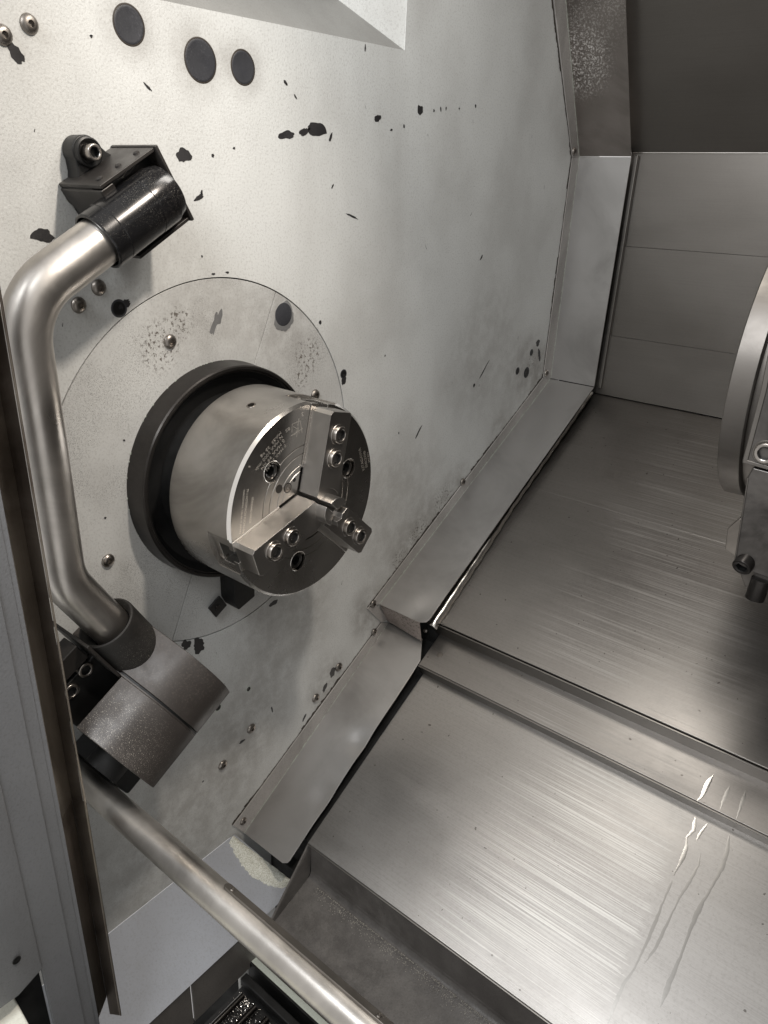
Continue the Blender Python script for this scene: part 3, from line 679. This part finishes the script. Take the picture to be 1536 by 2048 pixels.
put('dark_plug', B().lathe([(0, 4.6), (.15, 4.4), (.15, 0)], jax(148)[0] * 47 + EX * 134, EX, 24, cap=False), 'ring', ck)
BH = {77: 175.5, 197: 172.5, 317: 177.5}
for a, ro in ((77, 98.5), (197, 100), (317, 92)):
    u, v = jax(a)                                                    # v points to the clockwise side
    mj = [(-17.8, 103.5), (17.8, 103.5), (17.8, 134.3), (7, 134.3), (7, 127), (11.5, 127), (11.5, 113), (-11.5, 113), (-11.5, 127), (-7, 127), (-7, 134.3), (-17.8, 134.3)]
    put('master_jaw', B().prism(mj, u * 65, u * 36.5, v, EX), 'jaw', ck, bevel=.5)
    put('jaw_nut', B().box(u * 62 + EX * 120, (13, 60, 22), (EX, u, v)), 'black', ck, bevel=.8)
    put('pull_stud', B().lathe([(0, 3), (14, 3), (16, 4.6), (20, 4.6), (22, 3.2), (23, 0)], u * 80 + EX * 109 - v * 9, u, 24, cap=False), 'screw', ck, angle=50)
    sr = B()                                                         # fine serration beside the top jaw
    for k in range(40):
        r0 = 40.5 + k * 1.5
        sr.prism([(0, 0), (.85, 0), (.7, .7), (.15, .7)], v * 2.3, u * r0 + EX * 134.45 - v * 18.0, u, EX)
    o = put('serration', sr, 'bright', ck, angle=10); o['kind'] = 'stuff'
    put('serration_base', B().box(u * 70 + EX * 134.4 - v * 16.8, (.2, 60, 2.6), (EX, u, v)), 'bolt', ck)
    W = 15.6; tip = 2.6; g = tip * 1.0
    tipw = (W / math.tan(radians(60)))
    poly = [(g, 0), (g + tipw, W), (ro - 4, W), (ro, W - 3), (ro, -W + 3), (ro - 4, -W), (g + tipw, -W)]
    cyl_ = B().cyl((159.2, 0, 0), (190, 0, 0), 20.6, 72)
    tj = put('top_jaw', B().prism(poly, EX * 25.6, EX * 134.4, u, v), 'jaw', ck, bevel=.45, cut=[cyl_, B().box(u * (ro + 6.2) + EX * 161.5, (13, 13, 50), ((EX - u * .55).normalized(), (u + EX * .55).normalized(), v))])
    tj.data.materials.append(M['jawtop'])
    for p in tj.data.polygons:
        if p.normal.x > .9: p.material_index = 1  # jaw tops darkened in colour to paint the same dark reflection
    R = 15.0; P = [(g, 0)]; h0 = BH[a]
    # pie slice of the turned nose: from the wedge tip out to radius R
    th = radians(60); 
    # where the flank (through (g,0) at +-60 deg) meets the circle
    k = -g * cos(th) + sqrt((g * cos(th)) ** 2 - g * g + R * R); ey, ez = g + k * cos(th), k * sin(th); am = math.atan2(ez, ey)
    for i in range(25): q = am - 2 * am * i / 24; P.append((R * cos(q), R * sin(q)))
    if a == 317: P = [(g + 6.0, -9.5), (g + 3.5, -1.5), (g + 5.5, 3), (g + 1.5, 8.5)] + [(x, y) for x, y in P[1:] if x > 9.4 or y > 9][:-1]
    put('jaw_nose', B().prism(P, EX * (h0 - 158.8), EX * 158.8, u, v), 'jaw', ck, bevel=.4, angle=30)
    if a == 317:
        P2 = [(g, 0)] + [(R * .999 * cos(am - 2 * am * i / 24), R * .999 * sin(am - 2 * am * i / 24)) for i in range(25)]
        put('jaw_nose', B().prism(P2, EX * 9.5, EX * 158.8, u, v), 'jaw', ck, bevel=.3, angle=30)
    for r_ in ((76, 52) if a != 317 else (73, 49)):
        put('bolt_seat', B().lathe([(0, 10.6), (.25, 10.4), (.1, 9.6)], u * r_ + EX * 160, EX, 40, cap=False), 'jawtop', tj)
        cs = cap_screw(ck, u * r_ + EX * 159.8, EX, 8.8, 4.6, name='jaw_bolt')

def text(s_, c, d, up, wid, hgt, x, parent, mat='engrave', name='engraving', bold=.0):
    cu = bpy.data.curves.new('t', 'FONT'); cu.body = s_; cu.align_x = 'CENTER'; cu.align_y = 'CENTER'; cu.extrude = .02; cu.size = 1; cu.offset = bold
    t = bpy.data.objects.new('t', cu); COL.objects.link(t); bpy.context.view_layer.update()
    me = bpy.data.meshes.new_from_object(t.evaluated_get(bpy.context.evaluated_depsgraph_get())); bpy.data.objects.remove(t)
    xs = [v.co.x for v in me.vertices]; ys = [v.co.y for v in me.vertices]; sx = wid / (max(xs) - min(xs)); sy = hgt / (max(ys) - min(ys))
    mx, my = (max(xs) + min(xs)) / 2, (max(ys) + min(ys)) / 2; org = ORG[parent]
    for v in me.vertices: v.co = (Vector((0, *c)) + Vector((0, *d)) * ((v.co.x - mx) * sx) + Vector((0, *up)) * ((v.co.y - my) * sy) + EX * (x + v.co.z * 2) - org) * S
    o = bpy.data.objects.new(name, me); COL.objects.link(o); o.parent = parent; ORG[o] = org; me.materials.clear(); me.materials.append(M[mat]); return o
def polar_text(s_, r, ang, wid, hgt, rot=None):
    a = radians(ang); ra = radians(rot if rot is not None else ang)
    return text(s_, (r * cos(a), r * sin(a)), (-sin(ra), cos(ra)), (-cos(ra), -sin(ra)), wid, hgt, 134.06, ck)
polar_text('F MAX 32 kN', 72.5, 126.5, 32, 3.3, 126.5)
polar_text('S MAX 99 kN', 77.8, 127, 37, 3.3, 126.5)
polar_text('N MAX 5000 /min', 83.0, 128.5, 43, 3.3, 126.5)
polar_text('MASS  25 kg', 88.0, 124, 32, 3.8, 126.5)
polar_text('HIROSHIMA 726-8610 JAPAN', 89.4, 170, 43, 2.5)
polar_text('77-1 MOTOMACHI FUCHU-SHI', 85.0, 170, 44, 2.5)
polar_text('STANDARD CHUCK', 77.5, 170, 26, 2.3)
polar_text('KITAGAWA', 88.5, 15.8, 29, 4.2); polar_text('BB208', 94.6, 13.8, 21, 3.4); polar_text('JAPAN', 100, 13.5, 13, 2.8)
polar_text('3', 94.2, 94, 2.4, 4); polar_text('85', 86.9, 108, 6, 3.2); polar_text('S', 96, 143, 2, 2.5)
lg = B(); a = radians(101); c0 = Vector((134.05, 82.4 * cos(a), 82.4 * sin(a))); du = Vector((0, -sin(a), cos(a))); uu = Vector((0, -cos(a), -sin(a)))
def stroke(b, p, q, w_=.55):
    p = c0 + du * p[0] + uu * p[1]; q = c0 + du * q[0] + uu * q[1]; d = (q - p).normalized(); s_ = d.cross(EX) * w_ / 2
    b.sheet([p - s_, q - s_, q + s_, p + s_], (.06, 0, 0))
for p, q in (((-7, 7), (-7, -6)), ((-7, -6), (4, -7)), ((4, -7), (6, 1)), ((-3, 6), (-3, -4)), ((-3, 0), (3, 5)), ((-2, 1), (3, -4)), ((-9, 3), (8, 4)), ((1, 8), (-6, -9))): stroke(lg, p, q)
put('emblem', lg, 'engrave', ck)
# faint stamp on the flank of one jaw
u, v = jax(197)
cu_d = -u; 
for s_, r_, w_ in (('APT  LAV', 47, 17), ('2018', 68, 11)):
    cu = bpy.data.curves.new('t', 'FONT'); cu.body = s_; cu.align_x = 'CENTER'; cu.align_y = 'CENTER'
    t = bpy.data.objects.new('t', cu); COL.objects.link(t); bpy.context.view_layer.update()
    me = bpy.data.meshes.new_from_object(t.evaluated_get(bpy.context.evaluated_depsgraph_get())); bpy.data.objects.remove(t)
    xs = [q.co.x for q in me.vertices]; k = w_ / (max(xs) - min(xs)); me.materials.clear(); me.materials.append(M['screw'])
    for q in me.vertices: q.co = (u * (r_ + q.co.x * -k) * 1.0 + EX * (148 + q.co.y * -k * 1.0) - v * 15.66 - ORG[ck]) * S
    o = bpy.data.objects.new('jaw_stamp', me); COL.objects.link(o); o.parent = ck

# ================================================================== TOOL SETTER: bent tube arm, stowing bracket, pivot housing
arm = thing('tool_setter_arm', 'bent satin steel tube arm rising past the chuck from its dark pivot housing', 'arm', (75, -237, 110))
def fillet(P, R, n=14):
    out = [Vector(P[0])]
    for i in range(1, len(P) - 1):
        a, b_, c = Vector(P[i - 1]), Vector(P[i]), Vector(P[i + 1]); d1 = (a - b_).normalized(); d2 = (c - b_).normalized(); r = R[i - 1]
        half_ = d1.angle(d2) / 2; L_ = r / math.tan(half_); cen = b_ + (d1 + d2).normalized() * (r / sin(half_)); p, q = b_ + d1 * L_, b_ + d2 * L_
        e1 = (p - cen).normalized(); e2 = (q - cen).normalized(); tot = e1.angle(e2)
        for k in range(n + 1):
            w_ = k / n; out.append(cen + (e1 * sin((1 - w_) * tot) + e2 * sin(w_ * tot)) / sin(tot) * r)
    out.append(Vector(P[-1])); return out
TC = -297.0                                                         # centre line of the stowed sleeve along TD
def stx(s_, t_, x): return SD * s_ + TD * t_ + EX * x
p_top = stx(-5, TC, 60); yv = -230.6
k = (yv - (SD * 0 + TD * TC).y) / SD.y; corner_t = stx(k, TC, 60)
q_bot = stx(-213, -8, 60); dirb = Vector((0, -.5, .866)); kk = (yv - q_bot.y) / dirb.y; corner_b = q_bot + dirb * kk
path = fillet([p_top, corner_t, corner_b, q_bot], [60, 60], 16)
put('tube', B().tube(path, 19.2, 48), 'tube', arm, angle=60)
put('boot', B().lathe([(12, 19.6), (6, 21), (1, 24.4), (-.6, 26), (0, 27.6), (2, 28.2), (72, 28.6), (82, 28.6), (82, 10)], stx(-213.5, -23, 60), TD, 64, cap=False), 'boot', arm, angle=40)

hb = thing('pivot_housing', 'dusty brown-black pivot housing at the foot of the bent tube arm', 'housing', (60, -200, -200))
PR = [(10, -2), (30, 1), (52, 7), (75, 17), (94, 26), (113, 37), (126, 51), (134, 66), (136.5, 82), (132, 99)]
def smooth_curve(P, k=4):
    P = [P[0]] + P + [P[-1]]; out = []
    for i in range(1, len(P) - 2):
        for j in range(k):
            t = j / k; q = []
            for c in (0, 1):
                a, b_, d, e = P[i - 1][c], P[i][c], P[i + 1][c], P[i + 2][c]
                q.append(.5 * (2 * b_ + (d - a) * t + (2 * a - 5 * b_ + 4 * d - e) * t * t + (3 * b_ - a - 3 * d + e) * t ** 3))
            out.append(tuple(q))
    return out + [P[-1]]
def hub(sa, sb_, cutx=None, grow=0.):
    C_ = [(x + grow, t - grow) for x, t in smooth_curve(PR)]
    if cutx: C_ = [(cutx, 66)] + [p for p in C_ if p[0] >= cutx or p[1] > 60]
    P = C_ + [(118, 106), (cutx or 20, 108)]
    return B().prism(P, SD * (sb_ - sa), SD * sa, EX, TD)
put('cover_shell', hub(-236.8, -186.5), 'hub', hb, bevel=.8, angle=28, seg=2)
put('cover_shell', hub(-299.5, -240.5, 78), 'hub', hb, bevel=.8, angle=28, seg=2)
put('groove_strip', hub(-240.3, -238.9, 60, -1.2), 'hub', hb, angle=30)
put('groove_fill', hub(-239, -236.9, 60, -3), 'black', hb, angle=30)
put('back_block', B().box(stx(-243, 60, 10), (20, 108, 84), (EX, SD, TD)), 'black', hb, bevel=2)
mb = put('mounting_plate', B().box(stx(-268, 30, 44), (30, 62, 70), (EX, SD, TD)), 'black', hb, bevel=1.5)
put('clamp_block', B().box(stx(-272, -22, 52), (22, 52, 20), (EX, SD, TD)), 'bracket', hb, bevel=1)
put('side_plate', B().box(stx(-241.5, -8, 44), (70, 3, 54), (EX, SD, TD)), 'bracket', hb, bevel=.6)
cap_screw(hb, stx(-256, -2, 52), EX, 7.6, 10); cap_screw(hb, stx(-278, 3, 52), EX, 7.6, 10)
put('screw_pad', B().box(stx(-266, 6, 46), (12, 46, 26), (EX, SD, TD)), 'black', hb, bevel=1)
put('lower_elbow', B().lathe([(0, 20), (34, 20), (38, 17), (38, 0)], stx(-318, 104, 62), SD, 36, cap=False), 'black', hb, angle=40)
put('base_block', B().box(stx(-290, 124, 40), (80, 60, 30), (EX, SD, TD)), 'black', hb, bevel=3)

br = thing('stowing_bracket', 'brown-black box bracket screwed to the wall, holding the top end of the tube arm', 'bracket', (30, -112, 283))
s0, s1, t0, t1 = 12, 72, -330, -266.5
put('box_plate', B().box(stx((s0 + s1) / 2, t0 + 1.5, 31), (61, s1 - s0, 3), (EX, SD, TD)), 'bracket', br, bevel=.6)
put('box_plate', B().box(stx((s0 + s1) / 2, t1 - 1.5, 31), (61, s1 - s0 + 2, 3), (EX, SD, TD)), 'bracket', br, bevel=.6)
put('end_plate', B().box(stx(s1 + 1.6, (t0 + t1) / 2, 32), (64, 3, t1 - t0 + 2), (EX, SD, TD)), 'bracket', br, bevel=.8)
put('core', B().box(stx((s0 + s1) / 2, (t0 + t1) / 2, 24), (46, s1 - s0 - 1, t1 - t0 - 6.4), (EX, SD, TD)), 'black', br)
put('side_block', B().prism([(-1, t0 + 4), (-1, t0 + 16), (20, t0 + 34), (58, t0 + 34), (60, t0 + 4)], SD * 14, SD * (s0 - 1), EX, TD), 'bracket', br, bevel=1.5)
for k in range(3):
    put('rivet', B().lathe([(0, 2.8), (1.2, 2.6), (2.0, 1.6), (2.2, 0)], stx(s0 + 9 + k * 20.5, t0, 50), -TD, 16, cap=False), 'bracket', br)
    put('rivet', B().lathe([(0, 2.6), (1.6, 2.4), (2, 0)], stx(s0 + 9 + k * 20.5, t1, 50), TD, 16, cap=False), 'bracket', br)
lugp = []
cy, cz = stx(38, -340.5, 0).y, stx(38, -340.5, 0).z
for i in range(25): a = pi * i / 24; lugp.append((-12.4 * cos(a), -6 - 12.4 * sin(a)))
lugp = [(-22, 10), (-16, 2)] + lugp + [(16, 2), (22, 10)]
lug_c = stx(41, t0 - 6, 0)
put('lug', B().prism(lugp, EX * 17, lug_c + EX * .3, SD, TD), 'black', br, bevel=1.2, angle=30)
put('lug_boss', B().lathe([(0, 11.8), (4, 11.4), (4.6, 10.2), (2, 8)], lug_c - TD * 5.5 + EX * 17, EX, 32, cap=False), 'black', br, angle=40)
cap_screw(br, lug_c - TD * 5.5 + EX * 16, EX, 6.4, 13)
sl = put('sleeve', B().lathe([(2, 20.6), (0, 21.2), (0, 22.8), (1, 23.6), (13.5, 23.9), (14, 23.5), (14.5, 23.9), (53, 23.9), (53.5, 23.5), (54, 23.9), (70, 23.9), (79, 21.5), (80, 12), (80, 0)], stx(-14, TC, 60), SD, 64, cap=False), 'sleeve', br, angle=28)
put('sensor_window', B().lathe([(0, 24.15), (19, 24.15)], stx(38, TC, 60), SD, 64, cap=False), 'sleeve', br,
    cut=[B().box(stx(50, TC - 22, 60), (80, 60, 40), (EX, SD, TD)), B().box(stx(50, TC, 26), (60, 60, 80), (EX, SD, TD))])

# ================================================================== RAIL TUBE in front, with its screwed strip
rt = thing('guide_rail', 'satin steel rail tube crossing the lower left in front of the ledge', 'rail', (250, -211, -308))
dl = radians(-64.44); L_ = 14.0 / sin(radians(2.572 / 2)); ry, rz = -499.94 + L_ * cos(dl), 294.89 + L_ * sin(dl)
put('tube', B().cyl((-6, ry, rz), (1200, ry, rz), 14.0, 64), 'rail', rt, angle=40)
nrm = Vector((0, .36, .933)).normalized(); tan_ = Vector((0, .933, -.36)).normalized()
pc = Vector((0, ry, rz)) + nrm * 13.6
stp = []
for i in range(13): a = pi / 2 + pi * i / 12; stp.append((3.8 * cos(a), 3.8 * sin(a)))
stp = stp + [(900, -3.8), (900, 3.8)]
put('strip', B().prism(stp, nrm * 2.6, pc + EX * 258, EX, tan_), 'screw', rt, bevel=.5, angle=40)
for x in (263, 424, 585): put('strip_screw', B().lathe([(0, 2.4), (.7, 2.0), (.7, 1.1), (.2, 1), (.2, 0)], pc + nrm * 2.6 + EX * x, nrm, 18, cap=False), 'screw', rt)

# ================================================================== DOOR FRAME at the left
df = thing('door_frame', 'upright grey painted door frame with rusty brown steel seal channel at its inner edge', 'door frame', (110, -330, -100))
def post(name, P, z0, z1, mat, bevel=.6):
    return put(name, B().prism(P, (0, 0, z1 - z0), (0, 0, z0), (1, 0, 0), (0, 1, 0)), mat, df, bevel=bevel)
ZT = 620; ZJ = -236
# inner lip and fold of the channel: an upper length and a lower length meeting at a joint
post('channel_lip', [(97, -262.6), (98.6, -262.6), (88.4, -268.2), (87, -267)], ZJ + .4, ZT, 'seal2', .3)
post('channel_web', [(87, -267.2), (88.6, -268.2), (104, -289), (102, -290)], ZJ + .4, ZT, 'seal', .3)
post('channel_lip', [(98, -260.4), (100, -260.4), (88.6, -268.0), (87, -267)], -548, ZJ, 'seal2', .3)
post('channel_web', [(87, -267.2), (88.6, -268.4), (104, -289), (102, -290)], -519, ZJ, 'seal2', .3)
post('edge_bead', [(102, -287.4), (106, -287.2), (106, -292), (102, -292)], -560, ZT, 'door', .8)
post('inner_band', [(103, -291.5), (106.5, -291.5), (108, -303), (104, -303)], -560, ZT, 'door', .5)
post('frame_face', [(106, -303.2), (109.5, -303.2), (112, -332), (108, -332)], -560, ZT, 'door', .5)
post('frame_panel', [(109, -331.8), (113.5, -331.8), (121, -358), (112, -520), (106, -520)], -377, ZT, 'door', 1.2)
post('lip_edge', [(98.4, -261.2), (99.6, -260.6), (100, -261.6), (98.8, -262.4)], -547, ZT, 'rust', .2)  # rust-worn edge, also lightened in colour as a painted lip highlight
post('web_bead', [(103.4, -286.6), (104.6, -286.4), (104.6, -287.6), (103.4, -287.6)], ZJ, ZT, 'rust', .2)
post('gap_plate', [(96, -331), (100, -331), (100, -356), (96, -356)], -580, -376, 'black', .5)
put('drain_hole', B().lathe([(0, 4), (.4, 3.6), (.2, 2.5), (.2, 0)], (121, -353, -335), EX, 20, cap=False), 'socket', df)
sill = thing('front_sill', 'cream painted sill of the machine front at the lower left corner', 'sill', (190, -380, -300))
put('sill', B().sheet([(60, -600, -402), (60, -352, -402), (330, -378, -402), (330, -600, -402)], (0, 0, -14)), 'cream', sill, bevel=2)

# ================================================================== TURRET at the right edge
tu = thing('tool_turret', 'round steel tool turret at the right edge behind the black tool blocks', 'turret', (480, 467, 129))
put('disc', B().lathe([(440, 40), (440, 159), (441.5, 161), (463, 161), (464.5, 159.5), (464.5, 152), (473, 151), (640, 151), (640, 40)], (0, 467, 129), EX, 180, cap=False), 'turret', tu, angle=28)
tb = thing('tool_block', 'pale-edged upper tool block with a socket screw at the right edge', 'tool holder', (520, 300, 120))
put('block', B().prism([(467, 330), (476.5, 132), (476, 57.5), (640, 48), (640, 330)], (0, 60, 0), (0, 285, 0), (1, 0, 0), (0, 0, 1)), 'tool', tb, bevel=1.2)
put('worn_edge', B().prism([(466.5, 330), (475.6, 132), (475, 57), (480, 57.2), (481, 132), (472, 330)], (0, 12, 0), (0, 283.6, 0), (1, 0, 0), (0, 0, 1)), 'turret', tb, bevel=1)
put('bottom_edge', B().prism([(475, 56.5), (640, 47), (640, 51), (479.5, 60.5)], (0, 20, 0), (0, 283.2, 0), (1, 0, 0), (0, 0, 1)), 'turret', tb, bevel=.8)
put('counterbore', B().lathe([(0, 12.8), (.5, 12.2), (.3, 11)], (494, 284.6, 71.5), (0, -1, 0), 36, cap=False), 'turret', tb)
cap_screw(tb, (494, 286, 71.5), (0, -1, 0), 10.5, 6)
put('clamp_wedge', B().prism([(507, 128), (507, 92), (640, 86), (640, 128)], (0, 12, 0), (0, 279, 0), (1, 0, 0), (0, 0, 1)), 'turret', tb, bevel=1.2)
put('parting_slot', B().prism([(482, 134), (640, 131), (640, 135), (482, 138)], (0, 3, 0), (0, 284.4, 0), (1, 0, 0), (0, 0, 1)), 'black', tb)
th_ = thing('turning_tool_holder', 'black boring tool holder with two socket screws below the upper tool block', 'tool holder', (520, 300, -10))
put('block', B().prism([(485.5, 53), (482.5, 41), (490.5, -54), (514, -59.5), (640, -70), (640, 46)], (0, 55, 0), (0, 287, 0), (1, 0, 0), (0, 0, 1)), 'tool', th_, bevel=1.6)
put('side_rib', B().prism([(483.2, 41), (484.5, 41), (492.6, -54), (491.3, -54)], (0, 8, 0), (0, 285.6, 0), (1, 0, 0), (0, 0, 1)), 'turret', th_, bevel=.4)
put('tool_bit', B().prism([(483, -9), (474, -24), (477, -48), (492, -54), (492, -9)], (0, 12, 0), (0, 300, 0), (1, 0, 0), (0, 0, 1)), 'screw', th_, bevel=.6)
put('foot_plate', B().prism([(490, -56), (506, -82), (640, -90), (640, -60)], (0, 30, 0), (0, 296, 0), (1, 0, 0), (0, 0, 1)), 'turret', th_, bevel=1)
cap_screw(th_, (503, 300, -46), Vector((-.15, -1, -.45)), 10, 22, mat='ring')
cap_screw(th_, (520, 292, -66), Vector((-.05, -.1, -1)), 9.8, 24, mat='ring')

# ================================================================== ENCLOSURE beyond the frame (seen only in reflections)
en = put('enclosure', B().box((1310, 150, -80), (10, 1300, 1600)), 'tray'); tag(en, kind='structure'); en['label'] = 'grey far end panel of the machine enclosure'
put('ceiling', B().box((630, 380, 860), (1400, 900, 8)), 'tray', en)
